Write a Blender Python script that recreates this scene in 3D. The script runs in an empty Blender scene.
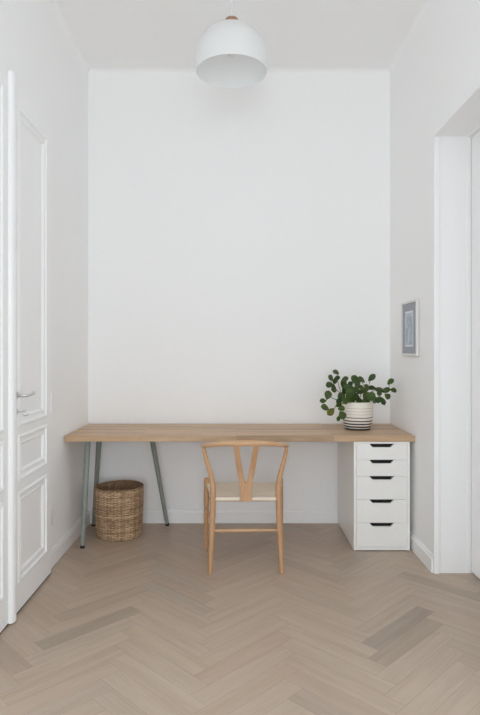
import bpy, bmesh, math, random
from mathutils import Vector, Matrix, noise

random.seed(11)
PI = math.pi
scene = bpy.context.scene
COL = scene.collection

# ------------------------------------------------------------------ helpers
def link(o, parent=None):
    COL.objects.link(o)
    if parent is not None:
        o.parent = parent
    return o

def thing(name, label, cat, loc=(0, 0, 0), rz=0.0, group=None):
    o = bpy.data.objects.new(name, None)
    o.empty_display_size = 0.1
    link(o)
    o.location = loc
    o.rotation_euler = (0, 0, rz)
    o['label'] = label
    o['category'] = cat
    if group:
        o['group'] = group
    return o

def tag(o, label, cat, group=None):
    o['label'] = label
    o['category'] = cat
    if group:
        o['group'] = group
    return o

def obj(name, bm, mat, parent=None, smooth=False, kind=None, label=None, auto=None):
    bmesh.ops.recalc_face_normals(bm, faces=bm.faces[:])
    me = bpy.data.meshes.new(name)
    bm.to_mesh(me)
    bm.free()
    mats = mat if isinstance(mat, (list, tuple)) else [mat]
    for m in mats:
        me.materials.append(m)
    if smooth:
        for p in me.polygons:
            p.use_smooth = True
    if auto is not None:
        me.set_sharp_from_angle(angle=math.radians(auto))
    o = bpy.data.objects.new(name, me)
    link(o, parent)
    if kind:
        o['kind'] = kind
    if label:
        o['label'] = label
    return o

def box(bm, x0, x1, y0, y1, z0, z1, bev=0.0, seg=2):
    r = bmesh.ops.create_cube(bm, size=1.0)
    vs = r['verts']
    for v in vs:
        v.co = Vector(((x0 + x1) / 2 + v.co.x * (x1 - x0),
                       (y0 + y1) / 2 + v.co.y * (y1 - y0),
                       (z0 + z1) / 2 + v.co.z * (z1 - z0)))
    if bev > 0:
        es = set()
        for v in vs:
            for e in v.link_edges:
                es.add(e)
        bmesh.ops.bevel(bm, geom=list(es), offset=bev, segments=seg, affect='EDGES', profile=0.5)

def catmull(pts, n):
    P = [Vector(p) for p in pts]
    out = []
    m = len(P)
    for i in range(m - 1):
        p0 = P[max(i - 1, 0)]; p1 = P[i]; p2 = P[i + 1]; p3 = P[min(i + 2, m - 1)]
        for k in range(n):
            t = k / n
            out.append(0.5 * ((2 * p1) + (-p0 + p2) * t + (2 * p0 - 5 * p1 + 4 * p2 - p3) * t * t +
                              (-p0 + 3 * p1 - 3 * p2 + p3) * t ** 3))
    out.append(P[-1])
    return out

def sweep(bm, pts, radii, seg=14, up=(0, 0, 1), n=6, cap=True, round_end=True):
    """radii: list of (ra, rb) or r per control point; ra along side vector, rb along up-ish vector."""
    R = [(r, r) if not isinstance(r, (tuple, list)) else r for r in radii]
    cur = catmull([tuple(p) for p in pts], n) if n > 1 else [Vector(p) for p in pts]
    rr = []
    m = len(pts)
    for i in range(m - 1):
        for k in range(n):
            t = k / n
            rr.append((R[i][0] * (1 - t) + R[i + 1][0] * t, R[i][1] * (1 - t) + R[i + 1][1] * t))
    rr.append(R[-1])
    rings = []
    N = len(cur)
    T = []
    for i in range(N):
        a = cur[max(i - 1, 0)]; b = cur[min(i + 1, N - 1)]
        T.append((b - a).normalized())
    seq = [(cur[i], T[i], rr[i]) for i in range(N)]
    if round_end:
        def endcap(c, t, r, sgn):
            k = min(r)
            return [(c + t * sgn * k * 0.35 * math.sin(a), t, (r[0] * (0.72 + 0.28 * math.cos(a)), r[1] * (0.72 + 0.28 * math.cos(a))))
                    for a in (PI / 4, PI / 2)]
        seq = list(reversed(endcap(cur[0], T[0], rr[0], -1))) + seq + endcap(cur[-1], T[-1], rr[-1], 1)
    U = Vector(up)
    for c, t, r in seq:
        s = t.cross(U)
        if s.length < 1e-4:
            s = t.cross(Vector((0, 1, 0)))
        s.normalize()
        u = s.cross(t).normalized()
        ring = []
        for k in range(seg):
            a = 2 * PI * k / seg
            ring.append(bm.verts.new(c + s * (r[0] * math.cos(a)) + u * (r[1] * math.sin(a))))
        rings.append(ring)
    for i in range(len(rings) - 1):
        for k in range(seg):
            bm.faces.new((rings[i][k], rings[i][(k + 1) % seg], rings[i + 1][(k + 1) % seg], rings[i + 1][k]))
    if cap:
        bm.faces.new(rings[0]); bm.faces.new(list(reversed(rings[-1])))

def lathe(bm, prof, seg=64, c=(0, 0, 0), cap0=False, cap1=False):
    rings = []
    for r, z in prof:
        if r < 1e-6:
            rings.append([bm.verts.new((c[0], c[1], c[2] + z))])
        else:
            rings.append([bm.verts.new((c[0] + r * math.cos(2 * PI * k / seg), c[1] + r * math.sin(2 * PI * k / seg), c[2] + z)) for k in range(seg)])
    for i in range(len(rings) - 1):
        A, B = rings[i], rings[i + 1]
        for k in range(seg):
            k2 = (k + 1) % seg
            if len(A) == 1 and len(B) == 1:
                continue
            if len(A) == 1:
                bm.faces.new((A[0], B[k], B[k2]))
            elif len(B) == 1:
                bm.faces.new((A[k], A[k2], B[0]))
            else:
                bm.faces.new((A[k], A[k2], B[k2], B[k]))
    if cap0 and len(rings[0]) > 2: bm.faces.new(rings[0])
    if cap1 and len(rings[-1]) > 2: bm.faces.new(rings[-1])

def prism(bm, poly, axis, a, b):
    """poly: 2D list; axis 'x','y' or 'z' is the extrusion direction."""
    def P(u, v, w):
        return {'x': (w, u, v), 'y': (u, w, v), 'z': (u, v, w)}[axis]
    A = [bm.verts.new(P(u, v, a)) for u, v in poly]
    B = [bm.verts.new(P(u, v, b)) for u, v in poly]
    n = len(poly)
    bm.faces.new(A); bm.faces.new(list(reversed(B)))
    for i in range(n):
        bm.faces.new((A[i], A[(i + 1) % n], B[(i + 1) % n], B[i]))

# ------------------------------------------------------------------ materials
def srgb(r, g, b):
    def f(c):
        c /= 255.0
        return c / 12.92 if c <= 0.04045 else ((c + 0.055) / 1.055) ** 2.4
    return (f(r), f(g), f(b), 1)

def new_mat(name):
    m = bpy.data.materials.new(name)
    m.use_nodes = True
    nt = m.node_tree
    b = nt.nodes['Principled BSDF']
    return m, nt, b

def N(nt, t, **kw):
    n = nt.nodes.new(t)
    for k, v in kw.items():
        if hasattr(n, k):
            setattr(n, k, v)
        else:
            n.inputs[k].default_value = v
    return n

def plain(name, col, rough=0.5, metal=0.0, bump=0.0, bscale=200, var=0.0, vscale=3.0, coat=0.0):
    m, nt, b = new_mat(name)
    b.inputs['Base Color'].default_value = col
    b.inputs['Roughness'].default_value = rough
    b.inputs['Metallic'].default_value = metal
    b.inputs['Coat Weight'].default_value = coat
    tc = N(nt, 'ShaderNodeTexCoord')
    if var > 0:
        no = N(nt, 'ShaderNodeTexNoise'); no.inputs['Scale'].default_value = vscale; no.inputs['Detail'].default_value = 4
        nt.links.new(tc.outputs['Object'], no.inputs['Vector'])
        mx = N(nt, 'ShaderNodeMix', data_type='RGBA')
        mx.inputs['A'].default_value = tuple(c * (1 - var) for c in col[:3]) + (1,)
        mx.inputs['B'].default_value = tuple(min(1, c * (1 + var)) for c in col[:3]) + (1,)
        nt.links.new(no.outputs['Fac'], mx.inputs['Factor'])
        nt.links.new(mx.outputs['Result'], b.inputs['Base Color'])
    if bump > 0:
        nb = N(nt, 'ShaderNodeTexNoise'); nb.inputs['Scale'].default_value = bscale; nb.inputs['Detail'].default_value = 3
        nt.links.new(tc.outputs['Object'], nb.inputs['Vector'])
        bp = N(nt, 'ShaderNodeBump'); bp.inputs['Strength'].default_value = bump; bp.inputs['Distance'].default_value = 0.002
        nt.links.new(nb.outputs['Fac'], bp.inputs['Height'])
        nt.links.new(bp.outputs['Normal'], b.inputs['Normal'])
    return m

def wood(name, c1, c2, axis='x', rough=0.5, scale=1.0, uv=False, contrast=1.0):
    """long grain along `axis`"""
    m, nt, b = new_mat(name)
    b.inputs['Roughness'].default_value = rough
    tc = N(nt, 'ShaderNodeTexCoord')
    mp = N(nt, 'ShaderNodeMapping')
    s = {'x': (1.6, 22, 22), 'y': (22, 1.6, 22), 'z': (22, 22, 1.6)}[axis]
    mp.inputs['Scale'].default_value = tuple(k * scale for k in s)
    nt.links.new(tc.outputs['UV' if uv else 'Object'], mp.inputs['Vector'])
    n1 = N(nt, 'ShaderNodeTexNoise'); n1.inputs['Scale'].default_value = 1.0; n1.inputs['Detail'].default_value = 6; n1.inputs['Distortion'].default_value = 0.6
    n2 = N(nt, 'ShaderNodeTexNoise'); n2.inputs['Scale'].default_value = 5.0; n2.inputs['Detail'].default_value = 3
    nt.links.new(mp.outputs['Vector'], n1.inputs['Vector'])
    nt.links.new(mp.outputs['Vector'], n2.inputs['Vector'])
    ad = N(nt, 'ShaderNodeMath', operation='MULTIPLY_ADD'); ad.inputs[1].default_value = 0.3
    nt.links.new(n2.outputs['Fac'], ad.inputs[0]); 
    sc = N(nt, 'ShaderNodeMath', operation='MULTIPLY'); sc.inputs[1].default_value = 0.7
    nt.links.new(n1.outputs['Fac'], sc.inputs[0]); nt.links.new(sc.outputs[0], ad.inputs[2])
    cr = N(nt, 'ShaderNodeValToRGB')
    cr.color_ramp.elements[0].position = 0.5 - 0.18 / contrast
    cr.color_ramp.elements[1].position = 0.5 + 0.18 / contrast
    cr.color_ramp.elements[0].color = c1; cr.color_ramp.elements[1].color = c2
    nt.links.new(ad.outputs[0], cr.inputs['Fac'])
    nt.links.new(cr.outputs['Color'], b.inputs['Base Color'])
    return m, nt, b, cr, tc

M_wall = plain('wall_paint', srgb(246, 246, 246), 0.75, bump=0.12, bscale=260)
M_ceil = plain('ceiling_paint', srgb(246, 246, 246), 0.85, bump=0.1, bscale=200)
M_trim = plain('gloss_white_trim', srgb(245, 245, 245), 0.38, bump=0.04, bscale=60)
M_door = plain('door_enamel', srgb(246, 246, 246), 0.35, bump=0.05, bscale=50)
M_gap = plain('gap_shade', srgb(70, 60, 52), 0.8)
M_chrome = plain('brushed_steel', srgb(214, 214, 214), 0.3, metal=1.0)
M_cab = plain('white_lacquer', srgb(242, 241, 238), 0.35, bump=0.02, bscale=40)
M_dark = plain('recess_shade', srgb(22, 21, 20), 0.7)
M_leg = plain('grey_green_steel', srgb(139, 146, 139), 0.42, bump=0.03, bscale=300)
M_rubber = plain('black_rubber', srgb(26, 26, 26), 0.6)
M_lamp = plain('white_lamp_shade', srgb(244, 245, 245), 0.6)
_nt = M_lamp.node_tree; _b = _nt.nodes['Principled BSDF']
_b.inputs['Specular IOR Level'].default_value = 0.2
_tr = _nt.nodes.new('ShaderNodeBsdfTranslucent'); _tr.inputs['Color'].default_value = srgb(252, 252, 252)
_mx = _nt.nodes.new('ShaderNodeMixShader'); _mx.inputs['Fac'].default_value = 0.42
_nt.links.new(_b.outputs[0], _mx.inputs[1]); _nt.links.new(_tr.outputs[0], _mx.inputs[2])
_nt.links.new(_mx.outputs[0], _nt.nodes['Material Output'].inputs['Surface'])
M_cord = plain('white_cable', srgb(232, 232, 232), 0.5)
M_bulb = plain('opal_bulb', srgb(225, 225, 222), 0.25)
M_socket = plain('socket_grey', srgb(120, 120, 120), 0.5)
M_soil = plain('potting_soil', srgb(48, 36, 28), 0.95, bump=0.8, bscale=120, var=0.4, vscale=60)
M_stem = plain('plant_stem', srgb(96, 100, 62), 0.6, var=0.2, vscale=40)

M_chair, nt, b, cr, tc = wood('oiled_oak_chair', srgb(176, 132, 94), srgb(202, 160, 120), 'z', 0.42, 1.3)
M_rail, *_ = wood('oiled_oak_rail', srgb(184, 142, 104), srgb(210, 171, 132), 'x', 0.38, 1.3)
M_capwood, *_ = wood('walnut_cap', srgb(158, 118, 94), srgb(184, 144, 118), 'z', 0.45, 2)

# table top: lengthwise oak staves
M_top, nt, b, cr, tc = wood('oak_stave_top', srgb(182, 150, 117), srgb(210, 179, 146), 'x', 0.42, 1.0)
br = N(nt, 'ShaderNodeTexBrick')
br.offset = 0.37; br.offset_frequency = 3
br.inputs['Color1'].default_value = (0.80, 0.80, 0.80, 1); br.inputs['Color2'].default_value = (1.12, 1.10, 1.08, 1)
br.inputs['Mortar'].default_value = (0.74, 0.72, 0.70, 1)
br.inputs['Scale'].default_value = 1.0; br.inputs['Mortar Size'].default_value = 0.0012
br.inputs['Brick Width'].default_value = 0.62; br.inputs['Row Height'].default_value = 0.043
nt.links.new(tc.outputs['Object'], br.inputs['Vector'])
mx = N(nt, 'ShaderNodeMix', data_type='RGBA', blend_type='MULTIPLY'); mx.inputs['Factor'].default_value = 1.0
nt.links.new(cr.outputs['Color'], mx.inputs['A']); nt.links.new(br.outputs['Color'], mx.inputs['B'])
nt.links.new(mx.outputs['Result'], b.inputs['Base Color'])

# herringbone planks: tint per plank in a colour attribute, grain along the uv
M_floor, nt, b, cr, tc = wood('oak_parquet', srgb(176, 156, 137), srgb(192, 174, 156), 'x', 0.38, 1.0, uv=True)
at = N(nt, 'ShaderNodeAttribute'); at.attribute_name = 'tint'
mx = N(nt, 'ShaderNodeMix', data_type='RGBA', blend_type='MULTIPLY'); mx.inputs['Factor'].default_value = 1.0
nt.links.new(cr.outputs['Color'], mx.inputs['A']); nt.links.new(at.outputs['Color'], mx.inputs['B'])
nt.links.new(mx.outputs['Result'], b.inputs['Base Color'])

# paper cord: stripes along uv.x
M_papercord, nt, b = new_mat('paper_cord')
b.inputs['Roughness'].default_value = 0.8
tc = N(nt, 'ShaderNodeTexCoord')
wv = N(nt, 'ShaderNodeTexWave'); wv.bands_direction = 'X'
wv.inputs['Scale'].default_value = 1.0; wv.inputs['Distortion'].default_value = 0.4; wv.inputs['Detail'].default_value = 1
nt.links.new(tc.outputs['UV'], wv.inputs['Vector'])
cr = N(nt, 'ShaderNodeValToRGB')
cr.color_ramp.elements[0].color = srgb(218, 200, 178); cr.color_ramp.elements[1].color = srgb(240, 228, 211)
cr.color_ramp.elements[0].position = 0.0; cr.color_ramp.elements[1].position = 0.45
nt.links.new(wv.outputs['Fac'], cr.inputs['Fac']); nt.links.new(cr.outputs['Color'], b.inputs['Base Color'])
bp = N(nt, 'ShaderNodeBump'); bp.inputs['Strength'].default_value = 0.5; bp.inputs['Distance'].default_value = 0.002
nt.links.new(wv.outputs['Fac'], bp.inputs['Height']); nt.links.new(bp.outputs['Normal'], b.inputs['Normal'])

# wicker
M_wicker, nt, b = new_mat('woven_rattan')
b.inputs['Roughness'].default_value = 0.65
at = N(nt, 'ShaderNodeAttribute'); at.attribute_name = 'strand'
tc = N(nt, 'ShaderNodeTexCoord')
no = N(nt, 'ShaderNodeTexNoise'); no.inputs['Scale'].default_value = 30; no.inputs['Detail'].default_value = 5
nt.links.new(tc.outputs['Object'], no.inputs['Vector'])
mxf = N(nt, 'ShaderNodeMath', operation='MULTIPLY_ADD'); mxf.inputs[1].default_value = 0.5; mxf.inputs[2].default_value = -0.25
nt.links.new(no.outputs['Fac'], mxf.inputs[0])
ad = N(nt, 'ShaderNodeMath', operation='ADD')
nt.links.new(at.outputs['Fac'], ad.inputs[0]); nt.links.new(mxf.outputs[0], ad.inputs[1])
cr = N(nt, 'ShaderNodeValToRGB')
cr.color_ramp.elements[0].color = srgb(130, 102, 76); cr.color_ramp.elements[0].position = 0.12
cr.color_ramp.elements[1].color = srgb(214, 182, 146); cr.color_ramp.elements[1].position = 0.95
nt.links.new(ad.outputs[0], cr.inputs['Fac']); nt.links.new(cr.outputs['Color'], b.inputs['Base Color'])

# pot glaze: dark rings low on the body (object z, metres above the desk)
M_pot, nt, b = new_mat('striped_glaze')
b.inputs['Roughness'].default_value = 0.35
tc = N(nt, 'ShaderNodeTexCoord')
sx = N(nt, 'ShaderNodeSeparateXYZ'); nt.links.new(tc.outputs['Object'], sx.inputs[0])
no = N(nt, 'ShaderNodeTexNoise'); no.inputs['Scale'].default_value = 14; nt.links.new(tc.outputs['Object'], no.inputs['Vector'])
wob = N(nt, 'ShaderNodeMath', operation='MULTIPLY_ADD'); wob.inputs[1].default_value = 0.004
nt.links.new(no.outputs['Fac'], wob.inputs[0]); nt.links.new(sx.outputs['Z'], wob.inputs[2])
mr = N(nt, 'ShaderNodeMath', operation='DIVIDE'); mr.inputs[1].default_value = 0.2
nt.links.new(wob.outputs[0], mr.inputs[0])
cr = N(nt, 'ShaderNodeValToRGB'); cr.color_ramp.interpolation = 'CONSTANT'
cream = srgb(236, 231, 220); dk = srgb(48, 46, 46); gy = srgb(120, 116, 112); lg = srgb(188, 182, 174)
bands = [(0.000, dk), (0.0145, cream), (0.021, dk), (0.0315, cream), (0.040, dk), (0.0505, cream), (0.061, dk), (0.069, cream),
         (0.085, gy), (0.091, cream), (0.109, lg), (0.1125, cream), (0.130, lg), (0.133, cream), (0.151, lg), (0.154, cream)]
el = cr.color_ramp.elements
el[0].position = 0; el[0].color = bands[0][1]
el[1].position = bands[1][0] / 0.2; el[1].color = bands[1][1]
for z, c in bands[2:]:
    e = el.new(min(z / 0.2, 1)); e.color = c
nt.links.new(mr.outputs[0], cr.inputs['Fac']); nt.links.new(cr.outputs['Color'], b.inputs['Base Color'])

# leaves
M_leaf, nt, b = new_mat('waxy_leaf')
b.inputs['Roughness'].default_value = 0.5
b.inputs['Specular IOR Level'].default_value = 0.35
at = N(nt, 'ShaderNodeAttribute'); at.attribute_name = 'leafcol'
tc = N(nt, 'ShaderNodeTexCoord')
no = N(nt, 'ShaderNodeTexNoise'); no.inputs['Scale'].default_value = 35; nt.links.new(tc.outputs['Object'], no.inputs['Vector'])
cr = N(nt, 'ShaderNodeValToRGB'); cr.color_ramp.elements[0].color = (0.75, 0.75, 0.75, 1); cr.color_ramp.elements[1].color = (1.3, 1.3, 1.2, 1)
nt.links.new(no.outputs['Fac'], cr.inputs['Fac'])
mx = N(nt, 'ShaderNodeMix', data_type='RGBA', blend_type='MULTIPLY'); mx.inputs['Factor'].default_value = 1.0
nt.links.new(at.outputs['Color'], mx.inputs['A']); nt.links.new(cr.outputs['Color'], mx.inputs['B'])
nt.links.new(mx.outputs['Result'], b.inputs['Base Color'])

# ------------------------------------------------------------------ measures (metres; camera stands at 0,0)
F = 570.0; VX = 237.0; VY = 350.0; H = 1.29
XL, XR = -1.112, 1.144
YB = 4.263            # back wall
YF = -2.9             # wall behind the camera
ZC = 3.384
def P(px, py, d):
    return Vector(((px - VX) * d / F, d, H - (py - VY) * d / F))

# ------------------------------------------------------------------ floor
L, W = 0.51, 0.09
bm = bmesh.new()
tint = bm.loops.layers.color.new('tint')
uvl = bm.loops.layers.uv.new('UVMap')
FX0, FX1, FY0, FY1 = -1.118, 1.40, -2.92, 4.275
c45 = math.cos(PI / 4)
def rot(x, y):
    return ((x - y) * c45 + OX, (x + y) * c45 + OY)
OX = -0.47 - L * c45; OY = 0.03
per = L / c45
g = 0.00035
rnd = random.Random(4)
for j in range(-6, 8):
    for i in range(-80, 80):
        for kind in (0, 1):
            bx0 = i * W + j * L; by0 = i * W - j * L
            if kind == 0:
                r = (bx0, bx0 + L, by0, by0 + W)
            else:
                r = (bx0 + L, bx0 + L + W, by0 + W - L, by0 + W)
            cs = [(r[0] + g, r[2] + g), (r[1] - g, r[2] + g), (r[1] - g, r[3] - g), (r[0] + g, r[3] - g)]
            q = [rot(*c) for c in cs]
            if max(p[0] for p in q) < FX0 or min(p[0] for p in q) > FX1 or max(p[1] for p in q) < FY0 or min(p[1] for p in q) > FY1:
                continue
            f = bm.faces.new([bm.verts.new((p[0], p[1], 0.0)) for p in q])
            v = rnd.gauss(1.0, 0.036)
            if rnd.random() < 0.015: v -= 0.09
            v = max(0.74, min(1.13, v))
            w_ = rnd.gauss(0, 0.008)
            ou, ov = rnd.uniform(0, 50), rnd.uniform(0, 50)
            uv = [(0, 0), (L, 0), (L, W), (0, W)] if kind == 0 else [(0, 0), (0, W), (-L, W), (-L, 0)]
            for lp, (a, b_) in zip(f.loops, uv):
                lp[tint] = (v * (1 + w_), v, v * (1 - w_), 1)
                lp[uvl].uv = (a + ou, b_ + ov)
for co, no_ in (((FX0, 0, 0), (-1, 0, 0)), ((FX1, 0, 0), (1, 0, 0)), ((0, FY0, 0), (0, -1, 0)), ((0, FY1, 0), (0, 1, 0))):
    bmesh.ops.bisect_plane(bm, geom=bm.verts[:] + bm.edges[:] + bm.faces[:], plane_co=co, plane_no=no_, clear_outer=True)
for f in bm.faces:
    f.material_index = 0
n0 = len(bm.faces)
box(bm, FX0, FX1, FY0, FY1, -0.06, -0.0012)
bm.faces.ensure_lookup_table()
for f in bm.faces:
    if f.calc_center_median().z < -0.0005:
        f.material_index = 1
M_seam = plain('parquet_seam', srgb(134, 117, 101), 0.8)
floor = obj('floor', bm, [M_floor, M_seam], kind='structure')

# ------------------------------------------------------------------ walls
T = 0.10
bm = bmesh.new(); box(bm, XL - T, XR + 0.34, YB, YB + T, 0, ZC + 0.1)
obj('wall_back', bm, M_wall, kind='structure')
SY0, SY1, SZ0, SZ1 = 0.60, 2.00, 0.10, 1.90  # unseen side openings, added to let fill light in
bm = bmesh.new()
box(bm, XL - T, XL, YF, SY0, 0, ZC); box(bm, XL - T, XL, SY1, YB, 0, ZC)
box(bm, XL - T, XL, SY0, SY1, 0, SZ0); box(bm, XL - T, XL, SY0, SY1, SZ1, ZC)
obj('wall_left', bm, M_wall, kind='structure')
# right wall with the deep doorway
YJ, YJ2, ZJ = 3.300, 2.10, 2.53
TW = 0.34
bm = bmesh.new()
box(bm, XR, XR + TW, YJ, YB, 0, ZC)
box(bm, XR, XR + TW, YF, SY0, 0, ZC)
box(bm, XR, XR + TW, SY1, YJ2, 0, ZC)
box(bm, XR, XR + TW, SY0, SY1, 0, SZ0)
box(bm, XR, XR + TW, SY0, SY1, SZ1, ZC)
box(bm, XR, XR + TW, YJ2, YJ, ZJ, ZC)
obj('wall_right', bm, M_wall, kind='structure')
# wall behind the camera with a tall window
WX0, WX1, WZ0, WZ1 = -0.90, 0.93, 0.12, 3.0
bm = bmesh.new()
box(bm, XL - T, WX0, YF - 0.25, YF, 0, ZC)
box(bm, WX1, XR + TW, YF - 0.25, YF, 0, ZC)
box(bm, WX0, WX1, YF - 0.25, YF, 0, WZ0)
box(bm, WX0, WX1, YF - 0.25, YF, WZ1, ZC)
obj('wall_front', bm, M_wall, kind='structure')
bm = bmesh.new(); box(bm, XL - T, XR + TW, YF - 0.25, YB + T, ZC, ZC + 0.1)
obj('ceiling', bm, M_ceil, kind='structure')
# soft cove where walls meet ceiling
def cove(bm, p, along, into, R, ln):
    # p: corner point on ceiling/wall line, along: unit, into: unit pointing into the room
    n = 8
    prev = None
    prof = [Vector((0, 0, 0))] + [Vector(into) * (R - R * math.sin(a)) + Vector((0, 0, -(R - R * math.cos(a)))) for a in [PI / 2 * k / n for k in range(n + 1)]]
    # arc from (R,0) on the ceiling to (0,-R) on the wall
    A = [bm.verts.new(Vector(p) + q) for q in prof]
    B = [bm.verts.new(Vector(p) + q + Vector(along) * ln) for q in prof]
    m = len(prof)
    for i in range(m):
        bm.faces.new((A[i], A[(i + 1) % m], B[(i + 1) % m], B[i]))
    bm.faces.new(A); bm.faces.new(list(reversed(B)))
R = 0.035
bm = bmesh.new(); cove(bm, (XL, YB, ZC), (1, 0, 0), (0, -1, 0), R, XR - XL)
obj('trim_1', bm, M_wall, kind='structure', smooth=True, auto=40)
bm = bmesh.new(); cove(bm, (XL, YF, ZC), (0, 1, 0), (1, 0, 0), R, YB - YF)
obj('trim_2', bm, M_wall, kind='structure', smooth=True, auto=40)
bm = bmesh.new(); cove(bm, (XR, YF, ZC), (0, 1, 0), (-1, 0, 0), R, YB - YF)
obj('trim_3', bm, M_wall, kind='structure', smooth=True, auto=40)

# baseboards
BH, BT = 0.100, 0.018
def bb_prof():
    return [(0, 0), (BT, 0), (BT, BH - 0.022), (BT - 0.005, BH - 0.018), (BT - 0.007, BH - 0.006), (BT - 0.013, BH), (0, BH)]
bm = bmesh.new(); prism(bm, [(YB - a, z) for a, z in bb_prof()], 'x', XL, XR)
obj('baseboard_back', bm, M_trim, kind='structure')
bm = bmesh.new(); prism(bm, [(XL + a, z) for a, z in bb_prof()], 'y', 3.286, YB - BT)
obj('baseboard_left', bm, M_trim, kind='structure')
bm = bmesh.new(); prism(bm, [(XR - a, z) for a, z in bb_prof()], 'y', 3.302, YB - BT)
obj('baseboard_right', bm, M_trim, kind='structure')

# ------------------------------------------------------------------ panelled door leaves
def leaf(name, xf, sgn, y0, y1, z0, z1, panels, pa, pb, thick, mat=M_door):
    """face plane x = xf, facing sgn; panels = list of (zlo, zhi); pa..pb their y range"""
    bm = bmesh.new()
    prof = [(0.0, 0.0), (0.005, 0.006), (0.013, 0.007), (0.019, 0.002), (0.022, -0.002), (0.040, -0.003), (0.045, 0.000), (0.050, -0.004), (0.056, -0.011)]
    ys = [y0, pa, pb, y1]
    zs = [z0]
    for a, b_ in panels: zs += [a, b_]
    zs.append(z1)
    cache = {}
    def V(y, z, h=0.0):
        k = (round(y, 5), round(z, 5), round(h, 5))
        if k not in cache:
            cache[k] = bm.verts.new((xf + sgn * h, y, z))
        return cache[k]
    for i in range(3):
        for j in range(len(zs) - 1):
            if i == 1 and j % 2 == 1:
                continue
            bm.faces.new((V(ys[i], zs[j]), V(ys[i + 1], zs[j]), V(ys[i + 1], zs[j + 1]), V(ys[i], zs[j + 1])))
    for a, b_ in panels:
        loops = []
        for o_, h in prof:
            loops.append([V(pa + o_, a + o_, h), V(pb - o_, a + o_, h), V(pb - o_, b_ - o_, h), V(pa + o_, b_ - o_, h)])
        for k in range(len(loops) - 1):
            for q in range(4):
                bm.faces.new((loops[k][q], loops[k][(q + 1) % 4], loops[k + 1][(q + 1) % 4], loops[k + 1][q]))
        bm.faces.new(loops[-1])
    # edges and back
    xb = xf - sgn * thick
    bv = {}
    def B(y, z):
        k = (round(y, 5), round(z, 5))
        if k not in bv: bv[k] = bm.verts.new((xb, y, z))
        return bv[k]
    for i in range(3):
        for z in (z0, z1):
            bm.faces.new((V(ys[i], z), V(ys[i + 1], z), B(ys[i + 1], z), B(ys[i], z)))
    for j in range(len(zs) - 1):
        for y in (y0, y1):
            bm.faces.new((V(y, zs[j]), V(y, zs[j + 1]), B(y, zs[j + 1]), B(y, zs[j])))
    for i in range(3):
        for j in range(len(zs) - 1):
            bm.faces.new((B(ys[i], zs[j]), B(ys[i + 1], zs[j]), B(ys[i + 1], zs[j + 1]), B(ys[i], zs[j + 1])))
    return obj(name, bm, mat, kind='structure')

XD = -1.070
PAN = [(0.150, 0.594), (0.644, 0.874), (0.912, 2.480)]
d1 = leaf('door_1', XD, 1, 2.712, 3.283, 0.012, 2.585, PAN, 2.780, 3.203, 0.040)
d2 = leaf('door_2', XD, 1, 2.060, 2.708, 0.012, 2.585, PAN[:2] + [(0.912, 2.505)], 2.130, 2.606, 0.040)
# rounded cover strip between the two leaves
bm = bmesh.new()
prof = [(XD, 2.668)] + [(XD + 0.022 * math.sin(a) ** 0.7 if math.sin(a) > 0 else XD, 2.700 - 0.030 * math.cos(a)) for a in [PI * k / 14 for k in range(1, 14)]] + [(XD, 2.732)]
prism(bm, prof, 'z', 0.006, 2.600)
obj('cover_strip', bm, M_trim, d2, smooth=True, auto=50)
# hinges at the wall side of the far leaf
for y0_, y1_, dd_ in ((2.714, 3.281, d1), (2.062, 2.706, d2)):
    bm = bmesh.new(); box(bm, XD - 0.03, XD - 0.005, y0_, y1_, 0.0005, 0.0122)  # dark strip filling the floor gap, its shade put into the colour
    obj('door_gap_shade', bm, M_gap, dd_, label='dark brown strip painted as shade in the gap under the door')
for zc in (0.335, 0.985):
    bm = bmesh.new()
    sweep(bm, [(XD - 0.001, 3.288, zc - 0.055), (XD - 0.001, 3.288, zc + 0.055)], [0.0045, 0.0045], seg=10, n=1)
    obj('hinge', bm, M_chrome if zc < 0.5 else M_trim, d1, smooth=True)
# lever handle and key
hy = 2.757
bm = bmesh.new()
sweep(bm, [(XD, hy, 1.070), (XD + 0.006, hy, 1.070)], [0.020, 0.019], seg=24, n=1, round_end=False)
obj('handle_rose', bm, M_chrome, d1)
bm = bmesh.new()
sweep(bm, [(XD, hy, 0.992), (XD + 0.005, hy, 0.992)], [0.016, 0.015], seg=24, n=1, round_end=False)
obj('keyhole_rose', bm, M_chrome, d1)
bm = bmesh.new()
sweep(bm, [(XD + 0.004, hy, 1.070), (XD + 0.035, hy, 1.070), (XD + 0.050, hy + 0.006, 1.070), (XD + 0.055, hy + 0.03, 1.071), (XD + 0.055, hy + 0.060, 1.073), (XD + 0.054, hy + 0.090, 1.076)],
      [0.010, 0.009, 0.0085, (0.008, 0.007), (0.008, 0.008), (0.008, 0.0095)], seg=12, n=5)
obj('door_handle', bm, M_chrome, d1, smooth=True, label='brushed steel lever handle')
bm = bmesh.new()
sweep(bm, [(XD + 0.004, hy, 0.992), (XD + 0.030, hy, 0.990)], [0.0035, 0.0035], seg=8, n=1)
ring = [(XD + 0.046 + 0.016 * math.cos(a), hy + 0.002, 0.985 + 0.012 * math.sin(a)) for a in [2 * PI * k / 16 for k in range(17)]]
sweep(bm, ring, [0.0032] * 17, seg=8, n=1, up=(0, 1, 0))
obj('door_key', bm, M_chrome, d1, smooth=True)

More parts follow.
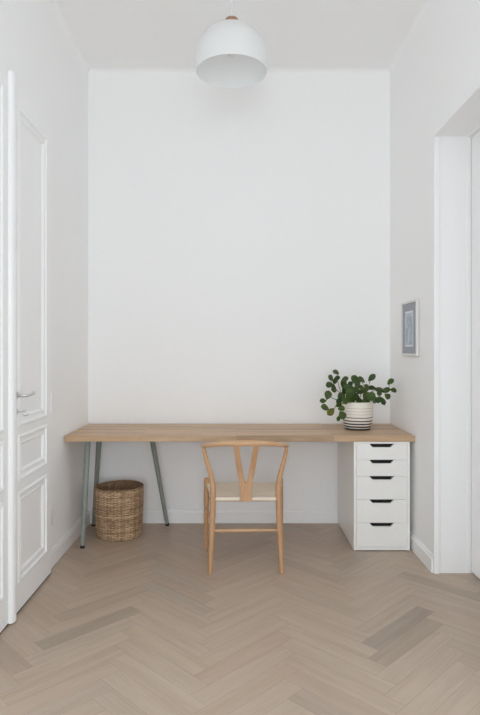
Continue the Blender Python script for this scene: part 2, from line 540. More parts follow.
# doorway on the right: lining and leaf set deep in it
XJ = 1.352
bm = bmesh.new()
box(bm, XR - 0.006, XJ + 0.04, YJ - 0.004, YJ + 0.004, 0.0, ZJ + 0.002)            # far jamb board
box(bm, XR - 0.010, XR + 0.022, YJ - 0.020, YJ + 0.002, 0.0, ZJ, 0.004, 2)          # front bead
box(bm, XJ - 0.024, XJ + 0.0, YJ - 0.010, YJ + 0.002, 0.0, ZJ, 0.003, 2)            # stop bead
obj('trim_4', bm, M_trim, kind='structure')
bm = bmesh.new()
box(bm, XR - 0.006, XJ + 0.04, YJ2, YJ - 0.004, ZJ - 0.004, ZJ + 0.004)
box(bm, XR - 0.018, XR + 0.022, YJ2, YJ - 0.004, ZJ - 0.016, ZJ + 0.030, 0.005, 2)
box(bm, XJ - 0.024, XJ, YJ2, YJ - 0.004, ZJ - 0.012, ZJ + 0.002, 0.003, 2)
obj('trim_5', bm, M_trim, kind='structure')
bm = bmesh.new()
box(bm, XR - 0.006, XJ + 0.04, YJ2 - 0.004, YJ2 + 0.004, 0.0, ZJ + 0.002)
obj('trim_6', bm, M_trim, kind='structure')
d3 = leaf('door_3', XJ + 0.002, -1, 2.72, 3.288, 0.012, ZJ - 0.014, [(0.155, 0.80), (0.86, 2.42)], 2.80, 3.176, 0.040)
d4 = leaf('door_4', XJ + 0.002, -1, 2.108, 2.716, 0.012, ZJ - 0.014, [(0.155, 0.80), (0.86, 2.42)], 2.20, 2.636, 0.040)

# window behind the camera
bm = bmesh.new()
yw = YF - 0.14
fr = 0.07
box(bm, WX0, WX0 + fr, yw, yw + 0.07, WZ0, WZ1)
box(bm, WX1 - fr, WX1, yw, yw + 0.07, WZ0, WZ1)
box(bm, WX0 + fr, WX1 - fr, yw, yw + 0.07, WZ0, WZ0 + fr)
box(bm, WX0 + fr, WX1 - fr, yw, yw + 0.07, WZ1 - fr, WZ1)
box(bm, 0.015 - 0.035, 0.015 + 0.035, yw, yw + 0.07, WZ0 + fr, WZ1 - fr)
box(bm, WX0 + fr, WX1 - fr, yw + 0.005, yw + 0.06, 2.35, 2.41)
obj('window_1', bm, M_trim, kind='structure')
for nm, xa, xb in (('fill_opening_left', XL - 0.08, XL - 0.02), ('fill_opening_right', XR + 0.14, XR + 0.20)):  # frames of the added, out-of-view fill openings
    bm = bmesh.new()
    box(bm, xa, xb, SY0, SY0 + fr, SZ0, SZ1); box(bm, xa, xb, SY1 - fr, SY1, SZ0, SZ1)
    box(bm, xa, xb, SY0 + fr, SY1 - fr, SZ0, SZ0 + fr); box(bm, xa, xb, SY0 + fr, SY1 - fr, SZ1 - fr, SZ1)
    ym = (SY0 + SY1) / 2
    box(bm, xa, xb, ym - 0.035, ym + 0.035, SZ0 + fr, SZ1 - fr)
    obj(nm, bm, M_trim, kind='structure')

# ------------------------------------------------------------------ desk
DX0, DX1 = -1.108, 1.1405
DY0, DY1 = 3.654, 4.258
desk = thing('desk', 'long light oak desk spanning the alcove wall to wall on grey-green legs and white drawers', 'desk', (0.0, 3.95, 0))
def rel(bm, o):
    bmesh.ops.translate(bm, verts=bm.verts[:], vec=-Vector(o.location))
bm = bmesh.new(); box(bm, DX0, DX1, DY0, DY1, 0.7015, 0.740, 0.0025, 2); rel(bm, desk)
obj('tabletop', bm, M_top, desk)
legs = [((-0.986, 3.770, 0.694), (-1.0075, 3.715, 0.0), 'front'),
        ((-0.990, 4.105, 0.694), (-1.052, 4.178, 0.0), 'back'),
        ((-0.620, 4.105, 0.694), (-0.512, 4.190, 0.0), 'right')]
for top, bot, nm in legs:
    t = Vector(top); bo = Vector(bot)
    bm = bmesh.new()
    a = bo + (t - bo) * 0.022
    sweep(bm, [a, t], [0.0135, 0.0195], seg=20, n=1, round_end=False, up=(0, 1, 0)); rel(bm, desk)
    lg_ = obj('leg', bm, M_leg, desk, smooth=True, auto=50)
    bm = bmesh.new()
    sweep(bm, [bo + Vector((0, 0, 0.0005)), bo + (t - bo) * 0.024], [0.0145, 0.0150], seg=20, n=1, round_end=False, up=(0, 1, 0))
    for v in bm.verts:
        if v.co.z < 0.006: v.co.z = 0.0005
    rel(bm, desk)
    obj('foot_cap', bm, M_rubber, lg_, smooth=True, auto=50, label='black rubber foot cap')
    bm = bmesh.new()
    cx, cy = t.x, t.y
    lathe(bm, [(0, -0.001), (0.055, -0.001), (0.06, 0.002), (0.06, 0.0055), (0, 0.0055)], 32, (cx, cy, 0.6955)); rel(bm, desk)
    obj('mounting_plate', bm, M_leg, desk)

# ------------------------------------------------------------------ drawer cabinet
CX0, CX1, CY0, CY1, CZ = 0.7495, 1.1085, 3.655, 4.236, 0.7005
cab = thing('drawer_cabinet', 'white five-drawer cabinet standing under the right end of the desk', 'cabinet', ((CX0 + CX1) / 2, (CY0 + CY1) / 2, 0))
ts = 0.016
bm = bmesh.new()
box(bm, CX0, CX0 + ts, CY0, CY1, 0.004, CZ, 0.001, 1)
box(bm, CX1 - ts, CX1, CY0, CY1, 0.004, CZ, 0.001, 1)
box(bm, CX0 + ts, CX1 - ts, CY0, CY1, CZ - 0.0115, CZ)
box(bm, CX0 + ts, CX1 - ts, CY0 + 0.001, CY1, 0.006, 0.026)
box(bm, CX0 + ts, CX1 - ts, CY1 - 0.008, CY1, 0.026, CZ - 0.0115)
rel(bm, cab)
obj('cabinet_body', bm, M_cab, cab)
for x_ in (CX0 + 0.03, CX1 - 0.03):
    for y_ in (CY0 + 0.04, CY1 - 0.04):
        bm = bmesh.new()
        lathe(bm, [(0, 0.0005), (0.012, 0.0005), (0.012, 0.0062), (0, 0.0062)], 16, (x_, y_, 0))
        rel(bm, cab)
        obj('glide_foot', bm, M_rubber, cab)
zt = CZ - 0.0115 - 0.0015
hs = [0.1035, 0.1045, 0.1500, 0.1500]
zb_list = []
z = zt
for h_ in hs:
    zb_list.append((z - h_ + 0.002, z)); z -= h_
zb_list.append((0.028, z))
xc = (CX0 + CX1) / 2
for zb, ztop in zb_list:
    x0, x1 = CX0 + ts + 0.0015, CX1 - ts - 0.0015
    bm = bmesh.new()
    poly = [(x0, zb), (x1, zb), (x1, ztop), (xc + 0.079, ztop), (xc + 0.060, ztop - 0.0205), (xc + 0.054, ztop - 0.0225), (xc - 0.054, ztop - 0.0225), (xc - 0.060, ztop - 0.0205), (xc - 0.079, ztop), (x0, ztop)]
    prism(bm, poly, 'y', CY0 + 0.001, CY0 + 0.017); rel(bm, cab)
    dr = obj('drawer', bm, M_cab, cab)
    # shaded box behind the front, open at the grip notch
    bm = bmesh.new()
    yb0, yb1 = CY0 + 0.0172, CY1 - 0.03
    zi = ztop - 0.006
    box(bm, x0 + 0.01, x0 + 0.018, yb0, yb1, zb + 0.004, zi - 0.02)
    box(bm, x1 - 0.018, x1 - 0.01, yb0, yb1, zb + 0.004, zi - 0.02)
    box(bm, x0 + 0.018, x1 - 0.018, yb1 - 0.01, yb1, zb + 0.004, zi - 0.02)
    box(bm, x0 + 0.018, x1 - 0.018, yb0, yb1 - 0.01, zb + 0.004, zb + 0.010)
    rel(bm, cab)
    obj('drawer_box', bm, M_cab, dr)
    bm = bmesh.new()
    box(bm, xc - 0.085, xc + 0.085, CY0 + 0.030, CY0 + 0.033, ztop - 0.034, ztop - 0.001)  # black plates behind the notch, painted to stand for its shade
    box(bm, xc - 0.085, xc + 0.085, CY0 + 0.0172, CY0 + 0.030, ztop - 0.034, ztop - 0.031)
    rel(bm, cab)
    obj('grip_shade', bm, M_dark, dr, label='black plate painted as shade inside the grip notch')

# ------------------------------------------------------------------ wishbone chair
chair = thing('wishbone_chair', 'oak wishbone chair with woven paper cord seat pulled up to the desk', 'chair', (0.0525, 3.287, 0), math.radians(1.3))
def add(name, build, mat, smooth=True, auto=None, label=None, parent=chair):
    bm = bmesh.new(); build(bm)
    return obj(name, bm, mat, parent, smooth=smooth, auto=auto, label=label)
rl = [(0.2075, 0.0, 0.001), (0.203, 0.010, 0.10), (0.197, 0.024, 0.25), (0.192, 0.045, 0.40), (0.1915, 0.056, 0.46), (0.197, 0.070, 0.52), (0.2115, 0.086, 0.575), (0.230, 0.104, 0.63), (0.243, 0.120, 0.68), (0.2490, 0.132, 0.712)]
rr_ = [0.0120, 0.0145, 0.0175, 0.0180, 0.0175, 0.0165, 0.0150, 0.0135, 0.0120, 0.0105]
for s in (-1, 1):
    add('leg', lambda bm: sweep(bm, [(s * x, y, z) for x, y, z in rl], rr_, seg=16, n=5, up=(0, 1, 0)), M_chair, label='curved rear leg rising to the armrest')
fx = [0.250, 0.236]
for s, f0 in ((-1, 0.246), (1, 0.243)):
    add('leg', lambda bm: sweep(bm, [(s * f0, 0.392, 0.001), (s * (f0 - 0.003), 0.392, 0.15), (s * (f0 - 0.005), 0.392, 0.32), (s * (f0 - 0.005), 0.392, 0.44), (s * (f0 - 0.006), 0.392, 0.462)],
                                [0.0115, 0.0150, 0.0180, 0.0170, 0.0135], seg=16, n=5, up=(0, 1, 0)), M_chair, label='turned front leg')
# bow shaped top rail and armrests
rail = []
RW = 0.262
arc = [(-0.232, 0.335), (-0.250, 0.285), (-0.260, 0.220), (-0.261, 0.150), (-0.247, 0.088), (-0.212, 0.040), (-0.155, 0.008), (-0.080, -0.010), (0, -0.016)]
arc = [(x * 0.953, y) for x, y in arc]
arc = arc + [(-x, y) for x, y in reversed(arc[:-1])]
zr = [0.692, 0.697, 0.704, 0.713, 0.725, 0.737, 0.747, 0.753, 0.755]
zr = zr + list(reversed(zr[:-1]))
ra = [(0.013, 0.010), (0.017, 0.0105), (0.019, 0.011), (0.018, 0.0115), (0.016, 0.0125), (0.015, 0.0135), (0.013, 0.0145), (0.012, 0.0165), (0.0115, 0.0175)]
ra = ra + list(reversed(ra[:-1]))
add('top_rail', lambda bm: sweep(bm, [(x, y, z) for (x, y), z in zip(arc, zr)], ra, seg=16, n=6), M_rail, label='steam-bent rail forming back and armrests')
# Y splat
def splat(bm):
    # outline in x,z then bent in y and given thickness
    def yy(z):
        t = (z - 0.408) / (0.745 - 0.408)
        return 0.040 - 0.052 * t + 0.020 * math.sin(PI * t)
    half = 0.009
    secs_low = [(0.408, -0.0365, 0.0365), (0.44, -0.0355, 0.0355), (0.475, -0.0345, 0.0345), (0.495, -0.035, 0.035), (0.512, -0.0365, 0.0365)]
    def slab(secs):
        prev = None
        for z, a, b_ in secs:
            y = yy(z)
            ring = [bm.verts.new(c) for c in ((a, y - half, z), (a + 0.003, y - half - 0.001, z), (b_ - 0.003, y - half - 0.001, z), (b_, y - half, z), (b_, y + half, z), (a, y + half, z))]
            if prev:
                for k in range(6):
                    bm.faces.new((prev[k], prev[(k + 1) % 6], ring[(k + 1) % 6], ring[k]))
            else:
                bm.faces.new(ring)
            prev = ring
        bm.faces.new(list(reversed(prev)))
    slab(secs_low)
    for s in (-1, 1):
        secs = []
        for k in range(13):
            t = k / 12
            z = 0.508 + (0.745 - 0.508) * t
            outer = 0.0362 + 0.036 * t + 0.004 * math.sin(PI * t)
            inner = -0.000 + 0.043 * t ** 0.75
            if t == 0: inner = 0.0
            a, b_ = (inner, outer) if s > 0 else (-outer, -inner)
            secs.append((z, a, b_))
        slab(secs)
add('backrest_splat', splat, M_chair, smooth=False, label='Y-shaped oak back splat')
# stretchers and seat rails
def bar(a, b_, r0, r1, mid=None):
    a = Vector(a); b_ = Vector(b_)
    return lambda bm: sweep(bm, [a, (a + b_) / 2, b_], [r0, r1, r0], seg=12, n=4)
add('stretcher', bar((-0.186, 0.022, 0.243), (0.186, 0.022, 0.243), 0.0075, 0.0105), M_rail, label='rear stretcher')
for s in (-1, 1):
    add('stretcher', bar((s * 0.190, 0.040, 0.300), (s * 0.238, 0.385, 0.275), 0.0075, 0.0115), M_rail, label='side stretcher')
add('stretcher', bar((-0.235, 0.392, 0.335), (0.235, 0.392, 0.335), 0.0075, 0.0105), M_rail, label='front stretcher')
# woven seat: a grid draped over the rails, four cord fields meeting on the diagonals
def seat(bm):
    uvl = bm.loops.layers.uv.new('UVMap')
    n = 40
    y0, y1 = 0.036, 0.412
    def shape(u, v):
        # u,v in -1..1
        hw = 0.196 + (0.250 - 0.196) * (v + 1) / 2
        y = (y0 + y1) / 2 + v * (y1 - y0) / 2
        x = u * hw
        e = max(abs(u), abs(v))
        sag = 0.030 * (1 - e) ** 0.9
        z = 0.432 + 0.008 * (v + 1) / 2 - sag
        # wrap at the rim
        k = max(0.0, (e - 0.90) / 0.10)
        z -= 0.014 * k * k
        # corners notch round the legs
        return Vector((x, y, z))
    for side in (0, 1):
        grid = []
        for i in range(n + 1):
            row = []
            for j in range(n + 1):
                u = -1 + 2 * i / n; v = -1 + 2 * j / n
                p = shape(u, v)
                if side == 1:
                    e = max(abs(u), abs(v))
                    p.z = 0.432 + 0.008 * (v + 1) / 2 - 0.014 - (0.016 * (1 - max(0, (e - 0.9) / 0.1) ** 2) if e > 0.0 else 0.016) - 0.002 * (1 - e)
                row.append(bm.verts.new(p))
            grid.append(row)
        for i in range(n):
            for j in range(n):
                u = -1 + 2 * (i + .5) / n; v = -1 + 2 * (j + .5) / n
                f = bm.faces.new((grid[i][j], grid[i + 1][j], grid[i + 1][j + 1], grid[i][j + 1]))
                for lp in f.loops:
                    c = lp.vert.co
                    q = c.x if abs(v) > abs(u) else c.y
                    lp[uvl].uv = (q * 68.0, 0)
        if side == 0: top = grid
        else: bot = grid
    bmesh.ops.remove_doubles(bm, verts=bm.verts[:], dist=0.0004)
add('seat', seat, M_papercord, label='woven natural paper cord seat')
add('seat_rail', bar((-0.186, 0.052, 0.413), (0.186, 0.052, 0.413), 0.009, 0.011), M_rail)
add('seat_rail', bar((-0.236, 0.392, 0.422), (0.236, 0.392, 0.422), 0.009, 0.011), M_rail)

# ------------------------------------------------------------------ wicker basket
bx, by = -0.8245, 3.985
bas = thing('wicker_basket', 'round woven wicker waste basket standing on the floor under the left end of the desk', 'basket', (bx, by, 0))
BHh = 0.338
def bR(t):
    return 0.1555 + 0.010 * t + 0.004 * math.sin(PI * t) - 0.004 * max(0, 1 - t / 0.05) 
def weave(bm, inner=False):
    st = bm.loops.layers.color.new('strand')
    stakes = 44; sub = 4; rows = 42; rsub = 3
    nt_ = stakes * sub; nz = rows * rsub
    rng = random.Random(5)
    rowc = [rng.uniform(-0.14, 0.14) for _ in range(rows + 1)]
    stc = [rng.uniform(-0.12, 0.12) for _ in range(stakes + 1)]
    cell = [[rng.uniform(-0.16, 0.16) for _ in range(stakes + 1)] for _ in range(rows + 1)]
    grid = []; cols = []
    for j in range(nz + 1):
        t = j / nz
        row = min(rows - 1, j // rsub); fr = (j % rsub) / rsub
        ring = []; cr_ = []
        for k in range(nt_):
            a = 2 * PI * k / nt_
            s_ = k / sub
            over = math.sin(PI * s_ + (PI if row % 2 else 0) )
            bulge = math.sin(PI * fr) if fr > 0 else 0.0
            h = 0.0022 * over * (0.35 + 0.65 * bulge) + 0.0012 * bulge
            if 0.47 < t < 0.50: h += 0.003
            r = bR(t) + h + 0.0022 * noise.noise(Vector((math.cos(a) * 2, math.sin(a) * 2, t * 3)))
            if inner: r = bR(t) - 0.007 + h * 0.8
            zz = 0.001 + BHh * t + 0.005 * t * noise.noise(Vector((math.cos(a), math.sin(a), 3.0)))
            ring.append(bm.verts.new((r * math.cos(a), r * math.sin(a), zz)))
            base = 0.47 + 0.13 * over + 0.16 * abs(math.sin(PI * s_)) + 0.14 * bulge - 0.14 * (fr == 0) + rowc[row] + stc[int(s_)] * 0.8 + cell[row][int(s_ + .5) % stakes]
            if 0.47 < t < 0.50: base += 0.18
            cr_.append(max(0, min(1, base)))
        grid.append(ring); cols.append(cr_)
    for j in range(nz):
        for k in range(nt_):
            k2 = (k + 1) % nt_
            f = bm.faces.new((grid[j][k], grid[j][k2], grid[j + 1][k2], grid[j + 1][k]))
            for lp, (jj, kk) in zip(f.loops, ((j, k), (j, k2), (j + 1, k2), (j + 1, k))):
                c = cols[jj][kk]
                if inner: c *= 0.8
                lp[st] = (c, c, c, 1)
bm = bmesh.new(); weave(bm); obj('woven_wall', bm, M_wicker, bas, smooth=True)
bm = bmesh.new(); weave(bm, True); obj('woven_lining', bm, M_wicker, bas, smooth=True)
def colour_all(bm, rng, lo, hi, per=6):
    st = bm.loops.layers.color.new('strand')
    for i, f in enumerate(bm.faces):
        c = lo + (hi - lo) * (0.5 + 0.5 * math.sin(i * 0.37) * 0.6 + 0.4 * (rng.random() - .5))
        for lp in f.loops: lp[st] = (c, c, c, 1)
rng = random.Random(8)
bm = bmesh.new()
for ph in (0, PI):
    pts = []
    nn = 180
    for k in range(nn + 1):
        a = 2 * PI * k / nn
        w = 22 * a + ph
        rr0 = bR(1.0) - 0.0035 + 0.0045 * math.cos(w)
        pts.append((rr0 * math.cos(a), rr0 * math.sin(a), BHh + 0.001 + 0.0035 * math.sin(w) + 0.005 * noise.noise(Vector((math.cos(a), math.sin(a), 3.0)))))
    sweep(bm, pts, [0.0048] * len(pts), seg=8, n=1, round_end=False)
colour_all(bm, rng, 0.25, 0.75)
obj('braided_rim', bm, M_wicker, bas, smooth=True)
bm = bmesh.new(); lathe(bm, [(0, 0.002), (0.152, 0.002), (0.1545, 0.006), (0.152, 0.010), (0, 0.010)], 64); colour_all(bm, rng, 0.2, 0.5)
obj('base', bm, M_wicker, bas)

# ------------------------------------------------------------------ plant
PXc, PYc, PZ = 0.8395, 3.968, 0.7402
plant = thing('potted_plant', 'round-leaved green plant in a cream pot with dark stripes on the desk', 'plant', (PXc, PYc, PZ))
bm = bmesh.new()
lathe(bm, [(0, 0.0003), (0.083, 0.0003), (0.0885, 0.003), (0.096, 0.030), (0.1015, 0.065), (0.104, 0.105), (0.105, 0.150), (0.104, 0.186), (0.1025, 0.1915), (0.0985, 0.192), (0.0965, 0.188), (0.0955, 0.150), (0.090, 0.05), (0, 0.02)], 72)
obj('pot', bm, M_pot, plant, smooth=True, auto=50)
bm = bmesh.new()
lathe(bm, [(0, 0.163), (0.03, 0.166), (0.06, 0.162), (0.09, 0.160), (0.0945, 0.158), (0.0945, 0.12), (0, 0.12)], 40)
for v in bm.verts:
    if v.co.z > 0.15: v.co.z += random.uniform(-.003, .004)
obj('soil', bm, M_soil, plant, smooth=True)

O = Vector((PXc, PYc, PZ))
rng = random.Random(21)
# branches through the places seen in the photograph, each at its own depth
stems_px = [
    [(352, 404, 0.00), (343, 396, -.02), (338.5, 385, -.03), (337, 374, -.03)],
    [(351, 404, .02), (341, 394, .04), (334, 387, .05), (330, 379, .05)],
    [(350, 404, -.03), (337, 400, -.05), (329, 396, -.06), (326, 391, -.06)],
    [(351, 404, -.04), (338, 404, -.09), (333, 410, -.10), (326, 408, -.10)],
    [(354, 404, -.05), (344, 402, -.10), (340, 411, -.12), (338.5, 417, -.12)],
    [(355, 403, .03), (350, 392, .03), (346, 383, .02), (344, 378, .02)],
    [(357, 403, .01), (357, 392, -.01), (355, 384, -.02), (354, 378, -.02)],
    [(359, 403, .03), (361, 393, .06), (363, 386, .07), (362, 381, .07)],
    [(361, 403, -.02), (365, 396, -.04), (368, 388, -.03), (371, 379, -.02)],
    [(362, 403, .00), (370, 393, .00), (379, 389, .00), (386, 391, -.01)],
    [(384, 390.5, -.01), (388, 389, .00), (389.5, 385, .01), (390, 382, .02)],
    [(362, 403, .03), (369, 389, .05), (378, 388, .06), (391, 390, .05)],
    [(361, 403, -.05), (367, 399, -.09), (372, 397, -.10), (378, 398, -.10)],
    [(357, 403, -.05), (355, 398, -.09), (352, 392, -.10), (350, 388, -.09)],
    [(358, 403, .05), (352, 396, .09), (347, 391, .10), (346, 388, .10)],
]
def W3(px, py, dd):
    return P(px, py, PYc + dd)
bm = bmesh.new()
samples = []
for st in stems_px:
    pts = [W3(*s) - O for s in st]
    sweep(bm, [tuple(p) for p in pts], [0.0032, 0.0026, 0.0021, 0.0015], seg=7, n=5)
    samples += catmull([tuple(p) for p in pts], 8)
samples = [s for s in samples if s.z > 0.17 or abs(s.x) > 0.1]
lf_more = [(rng.uniform(344, 372), rng.uniform(384, 402), rng.uniform(6, 8), rng.uniform(4.6, 6), rng.uniform(0, 360)) for _ in range(6)]
lf = [  # px, py, length px, width px, direction angle of the tip in degrees (0 = right, 90 = up), yellow?
 (335.8, 372.3, 6.2, 4.6, 150), (330.6, 378.0, 6.5, 5.6, 140), (337.0, 378.2, 6.0, 4.6, 20), (329.3, 384.8, 6.5, 5.4, 190),
 (334.2, 389.5, 5.8, 5.4, 250), (327.9, 395.0, 8.6, 6.6, 70), (323.0, 400.8, 6.2, 4.4, 180), (325.0, 407.6, 8.2, 6.6, 160),
 (330.8, 411.8, 8.4, 6.0, 225, 1), (341.5, 408.4, 6.6, 5.0, 10), (342.3, 415.2, 8.0, 7.2, 300), (338.4, 418.5, 5.5, 3.4, 245),
 (344.9, 379.2, 7.0, 4.4, 30), (343.3, 383.6, 9.6, 6.0, 95), (350.0, 384.6, 6.6, 5.2, 40), (354.2, 379.0, 7.6, 6.4, 75),
 (332.5, 386.2, 5.6, 4.2, 330), (338.7, 404.2, 6.6, 4.8, 250), (341.3, 396.4, 8.6, 6.4, 60), (346.5, 391.0, 7.2, 5.6, 120),
 (344.5, 400.6, 8.0, 6.0, 320), (339.3, 401.0, 6.6, 4.8, 215), (350.6, 396.5, 7.6, 6.2, 100), (349.5, 391.2, 6.6, 5.0, 10),
 (353.8, 398.4, 7.2, 5.4, 70), (371.8, 377.6, 8.4, 5.0, 48), (361.2, 379.6, 8.2, 4.6, 145), (357.4, 382.8, 6.4, 5.0, 60),
 (360.6, 387.2, 7.6, 4.6, 170), (385.9, 390.5, 8.4, 5.2, 20), (390.5, 381.6, 7.4, 4.6, 40), (393.4, 390.3, 6.2, 5.0, 350),
 (387.4, 396.3, 6.4, 5.4, 320), (378.2, 399.6, 6.8, 5.2, 235), (382.8, 401.2, 7.8, 4.6, 290), (370.9, 388.0, 8.4, 4.4, 5),
 (378.6, 389.8, 8.0, 4.6, 350), (370.6, 396.4, 9.4, 8.0, 350), (366.6, 399.8, 7.6, 5.8, 250), (362.6, 401.8, 6.4, 4.4, 220),
 (353.2, 391.0, 7.0, 5.0, 30), (352.0, 396.3, 6.8, 5.4, 300), (356.4, 389.0, 6.4, 4.8, 100), (365.6, 395.6, 6.8, 5.2, 60),
 (360.4, 392.0, 6.6, 4.8, 20), (356.3, 396.3, 6.8, 5.2, 150), (379.4, 393.0, 6.0, 4.2, 260), (347.0, 386.6, 6.4, 5.0, 200),
 (364.8, 390.4, 6.8, 4.6, 200), (347.6, 400.4, 6.4, 5.2, 200), (358.8, 400.4, 6.0, 4.6, 330), (351.6, 401.6, 6.0, 4.4, 250),
 (357.5, 385.8, 6.0, 4.6, 330), (366.6, 386.6, 6.2, 4.0, 150), (334.8, 381.4, 5.4, 4.2, 80), (374.0, 401.0, 5.0, 4.0, 300),
]
bl = bmesh.new()
lc = bl.loops.layers.color.new('leafcol')
petioles = bm
def add_leaf(c, ln, wd, up_dir, nrm, col):
    up_dir = up_dir.normalized(); nrm = (nrm - up_dir * nrm.dot(up_dir)).normalized()
    side = up_dir.cross(nrm)
    nu, nv = 8, 6
    base = c - up_dir * ln * 0.52
    bend = rng.uniform(-0.10, 0.22)
    grid = []
    for layer, off in ((0, 0.0005), (1, -0.0005)):
        gr = []
        for i in range(nu + 1):
            t = i / nu
            w = wd * 0.5 * (math.sin(PI * min(1, t ** 1.35)) ** 0.62) if 0 < t < 1 else 0.0006
            row = []
            for j in range(nv + 1):
                s = -1 + 2 * j / nv
                p = base + up_dir * (ln * t) + side * (w * s) + nrm * (0.10 * wd * abs(s) * (w / (wd * .5)) - bend * ln * (t - .3) ** 2 + off * (1 if 0 < i < nu and 0 < j < nv else 0.2))
                row.append(bl.verts.new(p))
            gr.append(row)
        grid.append(gr)
        for i in range(nu):
            for j in range(nv):
                q = (gr[i][j], gr[i + 1][j], gr[i + 1][j + 1], gr[i][j + 1])
                f = bl.faces.new(q if layer == 0 else tuple(reversed(q)))
                for lp in f.loops: lp[lc] = col
    return base
for rec in lf + lf_more:
    px, py, lp_, wp_, ang = rec[:5]
    tgt = None
    # depth: that of the nearest branch in the picture plane, with a little scatter
    best = min(samples, key=lambda s: (P(px, py, PYc).x - O.x - s.x) ** 2 + (P(px, py, PYc).z - O.z - s.z) ** 2 + (rng.uniform(0, 0.0015)))
    dd = max(-0.13, min(0.13, best.y + rng.uniform(-0.02, 0.02)))
    c = P(px, py, PYc + dd) - O
    sc = (PYc + dd) / F
    a = math.radians(ang)
    ud = Vector((math.cos(a), rng.uniform(-0.55, 0.35), math.sin(a)))
    k = 1.0 + 0.12 * abs(ud.y)
    nr = Vector((rng.uniform(-.45, .45), -1.0, rng.uniform(0.1, 0.8)))
    g_ = rng.uniform(0, 1)
    col = srgb(98 + 44 * g_, 126 + 34 * g_, 66 + 28 * g_)
    if rng.random() < 0.2: col = srgb(142, 158, 112)
    if len(rec) > 5: col = srgb(164, 168, 60)
    base = add_leaf(c, lp_ * sc * 1.14 * k, wp_ * sc * 1.20, ud, nr, col)
    near = min(samples, key=lambda s: (s - base).length)
    mid = (near + base) / 2 + Vector((0, 0, -0.004))
    sweep(petioles, [near, mid, base + ud.normalized() * 0.003], [0.0014, 0.0012, 0.0011], seg=6, n=3)
obj('stems', petioles, M_stem, plant, smooth=True)
bmesh.ops.remove_doubles(bl, verts=bl.verts[:], dist=0.00005)
obj('foliage', bl, M_leaf, plant, smooth=True)

# ------------------------------------------------------------------ pendant lamp
LX, LY, LZ = -0.0300, 3.20, 2.850
lamp = thing('pendant_lamp', 'white dome pendant lamp hanging from the ceiling on a thin white cord', 'lamp', (LX, LY, ZC))
off = LZ - ZC
HH = 0.263
prof_o = []
n = 28
for k in range(n + 1):
    a = PI / 2 * k / n
    # rises from a slightly drawn-in rim through the widest girth to the crown
    z = 0.075 + (HH - 0.075) * math.sin(a)
    r = 0.2035 * math.cos(a) if k < n else 0.0
    prof_o.append((r, z))
low = [(0.199 + (0.2035 - 0.199) * math.sin(PI / 2 * k / 6), 0.075 * k / 6) for k in range(6)]
outer = low + prof_o
inner = [(max(0, r - 0.003), max(0.0, z - (0.003 if z > 0.1 else 0.0))) for r, z in outer]
prof = outer + list(reversed(inner))
prof = [(r, z + off) for r, z in prof] 
bm = bmesh.new()
lathe(bm, prof + [prof[0]], 96)
bmesh.ops.remove_doubles(bm, verts=bm.verts[:], dist=0.00002)
obj('lamp_shade', bm, M_lamp, lamp, smooth=True, auto=60)
bm = bmesh.new(); lathe(bm, [(0, HH - 0.006 + off), (0.037, HH - 0.006 + off), (0.037, HH + 0.022 + off), (0.034, HH + 0.034 + off), (0.020, HH + 0.042 + off), (0, HH + 0.043 + off)], 40)
obj('wooden_cap', bm, M_capwood, lamp, smooth=True, auto=40, label='small brown wooden cap')
bm = bmesh.new(); sweep(bm, [(0, 0, HH + 0.04 + off), (0, 0, -0.02)], [0.0034, 0.0034], seg=10, n=1); 
obj('cord', bm, M_cord, lamp, smooth=True)
bm = bmesh.new(); lathe(bm, [(0, -0.0005), (0.05, -0.0005), (0.05, -0.016), (0.044, -0.022), (0, -0.024)], 40)
obj('ceiling_canopy', bm, M_cord, lamp, smooth=True, auto=40)
bm = bmesh.new(); lathe(bm, [(0, 0.165 + off), (0.021, 0.165 + off), (0.024, 0.20 + off), (0.024, HH - 0.006 + off), (0, HH - 0.006 + off)], 32)
sk = obj('socket', bm, M_socket, lamp, smooth=True, auto=40)
bm = bmesh.new(); lathe(bm, [(0, 0.088 + off), (0.014, 0.092 + off), (0.026, 0.106 + off), (0.029, 0.122 + off), (0.024, 0.142 + off), (0.015, 0.158 + off), (0.0135, 0.168 + off), (0, 0.168 + off)], 32)
obj('bulb', bm, M_bulb, lamp, smooth=True)

# ------------------------------------------------------------------ picture on the right wall
pic = thing('framed_picture', 'small silver-white framed print with grey mat hanging on the right wall', 'picture', (XR, 3.735, 1.43))
y0, y1, z0, z1 = 3.575, 3.905, 1.252, 1.612
M_frame = plain('pale_silver_frame', srgb(226, 224, 220), 0.35)
M_side = plain('brown_frame_back', srgb(110, 92, 78), 0.6)
fw, ft = 0.015, 0.020
bm = bmesh.new()
def fbox(a, b_, c, d):
    box(bm, XR - ft, XR - 0.003, a, b_, c, d, 0.0015, 1)
fbox(y0, y0 + fw, z0, z1); fbox(y1 - fw, y1, z0, z1); fbox(y0 + fw, y1 - fw, z0, z0 + fw); fbox(y0 + fw, y1 - fw, z1 - fw, z1)
rel(bm, pic); obj('frame', bm, M_frame, pic)
M_mat = plain('grey_mat', srgb(158, 162, 171), 0.7, var=0.06, vscale=60)
bm = bmesh.new(); box(bm, XR - 0.014, XR - 0.006, y0 + fw, y1 - fw, z0 + fw, z1 - fw); rel(bm, pic)
mt_ = obj('mat_board', bm, M_mat, pic, label='blue-grey mat board')
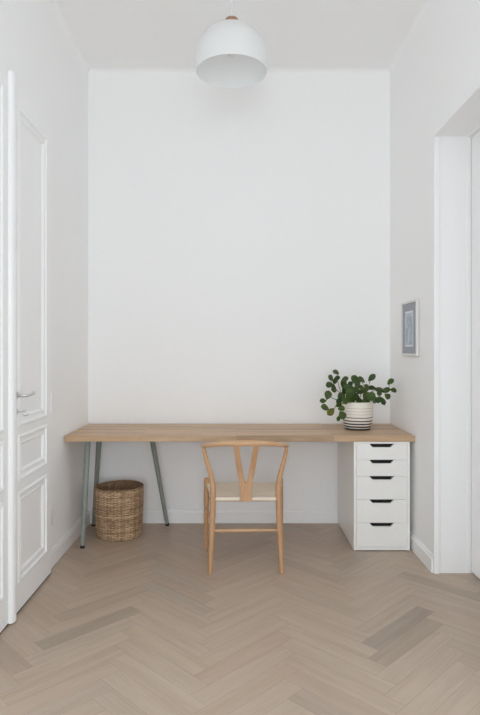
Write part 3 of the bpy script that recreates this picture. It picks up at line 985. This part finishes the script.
# print: a faint pale figure on grey-blue paper within a thin white edge
a, b_, c, d = 3.655, 3.825, 1.312, 1.545
bm = bmesh.new()
box(bm, XR - 0.0155, XR - 0.0141, a, b_, c, d); rel(bm, pic)
obj('white_border', bm, plain('paper_white', srgb(222, 226, 230), 0.7), mt_)
M_print, nt, b = new_mat('faded_print')
b.inputs['Roughness'].default_value = 0.6
tc = N(nt, 'ShaderNodeTexCoord')
no = N(nt, 'ShaderNodeTexNoise'); no.inputs['Scale'].default_value = 22; no.inputs['Detail'].default_value = 4
nt.links.new(tc.outputs['Object'], no.inputs['Vector'])
cr = N(nt, 'ShaderNodeValToRGB'); cr.color_ramp.elements[0].position = .35; cr.color_ramp.elements[1].position = .68
cr.color_ramp.elements[0].color = srgb(158, 169, 178); cr.color_ramp.elements[1].color = srgb(196, 210, 216)
nt.links.new(no.outputs['Fac'], cr.inputs['Fac']); nt.links.new(cr.outputs['Color'], b.inputs['Base Color'])
bm = bmesh.new(); box(bm, XR - 0.0165, XR - 0.0156, a + 0.012, b_ - 0.012, c + 0.012, d - 0.012); rel(bm, pic)
obj('print', bm, M_print, mt_, label='faded blue-grey print')
bm = bmesh.new(); box(bm, XR - 0.003, XR, y0 + 0.012, y1 - 0.012, z0 + 0.012, z1 - 0.012); rel(bm, pic)
obj('backing_board', bm, M_side, pic)

# ------------------------------------------------------------------ light
def area(name, loc, rot_, sx, sy, power, col=(1, 1, 1)):
    ld = bpy.data.lights.new(name, 'AREA'); ld.shape = 'RECTANGLE'; ld.size = sx; ld.size_y = sy
    ld.energy = power; ld.color = col
    o = bpy.data.objects.new(name, ld); link(o); o.location = loc; o.rotation_euler = rot_
    return o
DAY = (0.84, 0.93, 1.0)
area('window_daylight', (0.015, YF - 0.20, 1.30), (PI / 2, 0, 0), 1.6, 2.3, 116, DAY)
area('side_fill_left', (XL - 0.14, (SY0 + SY1) / 2, 0.95), (0, -PI / 2, 0), 1.6, 1.35, 14, DAY)  # added fill lamp in the made-up left opening
area('side_fill_right', (XR + 0.26, (SY0 + SY1) / 2, 0.95), (0, PI / 2, 0), 1.6, 1.35, 14, DAY)  # same fill added from the right, out of view

w = bpy.data.worlds.new('sky'); scene.world = w; w.use_nodes = True
bg = w.node_tree.nodes['Background']
bg.inputs['Color'].default_value = (0.85, 0.92, 1.0, 1); bg.inputs['Strength'].default_value = 1.0

# ------------------------------------------------------------------ camera
cd = bpy.data.cameras.new('camera'); cam = bpy.data.objects.new('camera', cd); link(cam)
cam.location = (0, 0, H); cam.rotation_euler = (PI / 2, 0, 0)
cd.sensor_fit = 'HORIZONTAL'; cd.sensor_width = 36.0; cd.lens = F * 36.0 / 480.0
cd.shift_x = (240 - VX) / 480.0
cd.shift_y = -(357.5 - VY) / 480.0
cd.clip_start = 0.05
scene.camera = cam

vs = scene.view_settings
vs.view_transform = 'Standard'; vs.look = 'None'; vs.gamma = 1.0; vs.use_curve_mapping = False
vs.exposure = -0.60
scene.cycles.max_bounces = 20
scene.cycles.diffuse_bounces = 16
scene.cycles.use_denoising = True
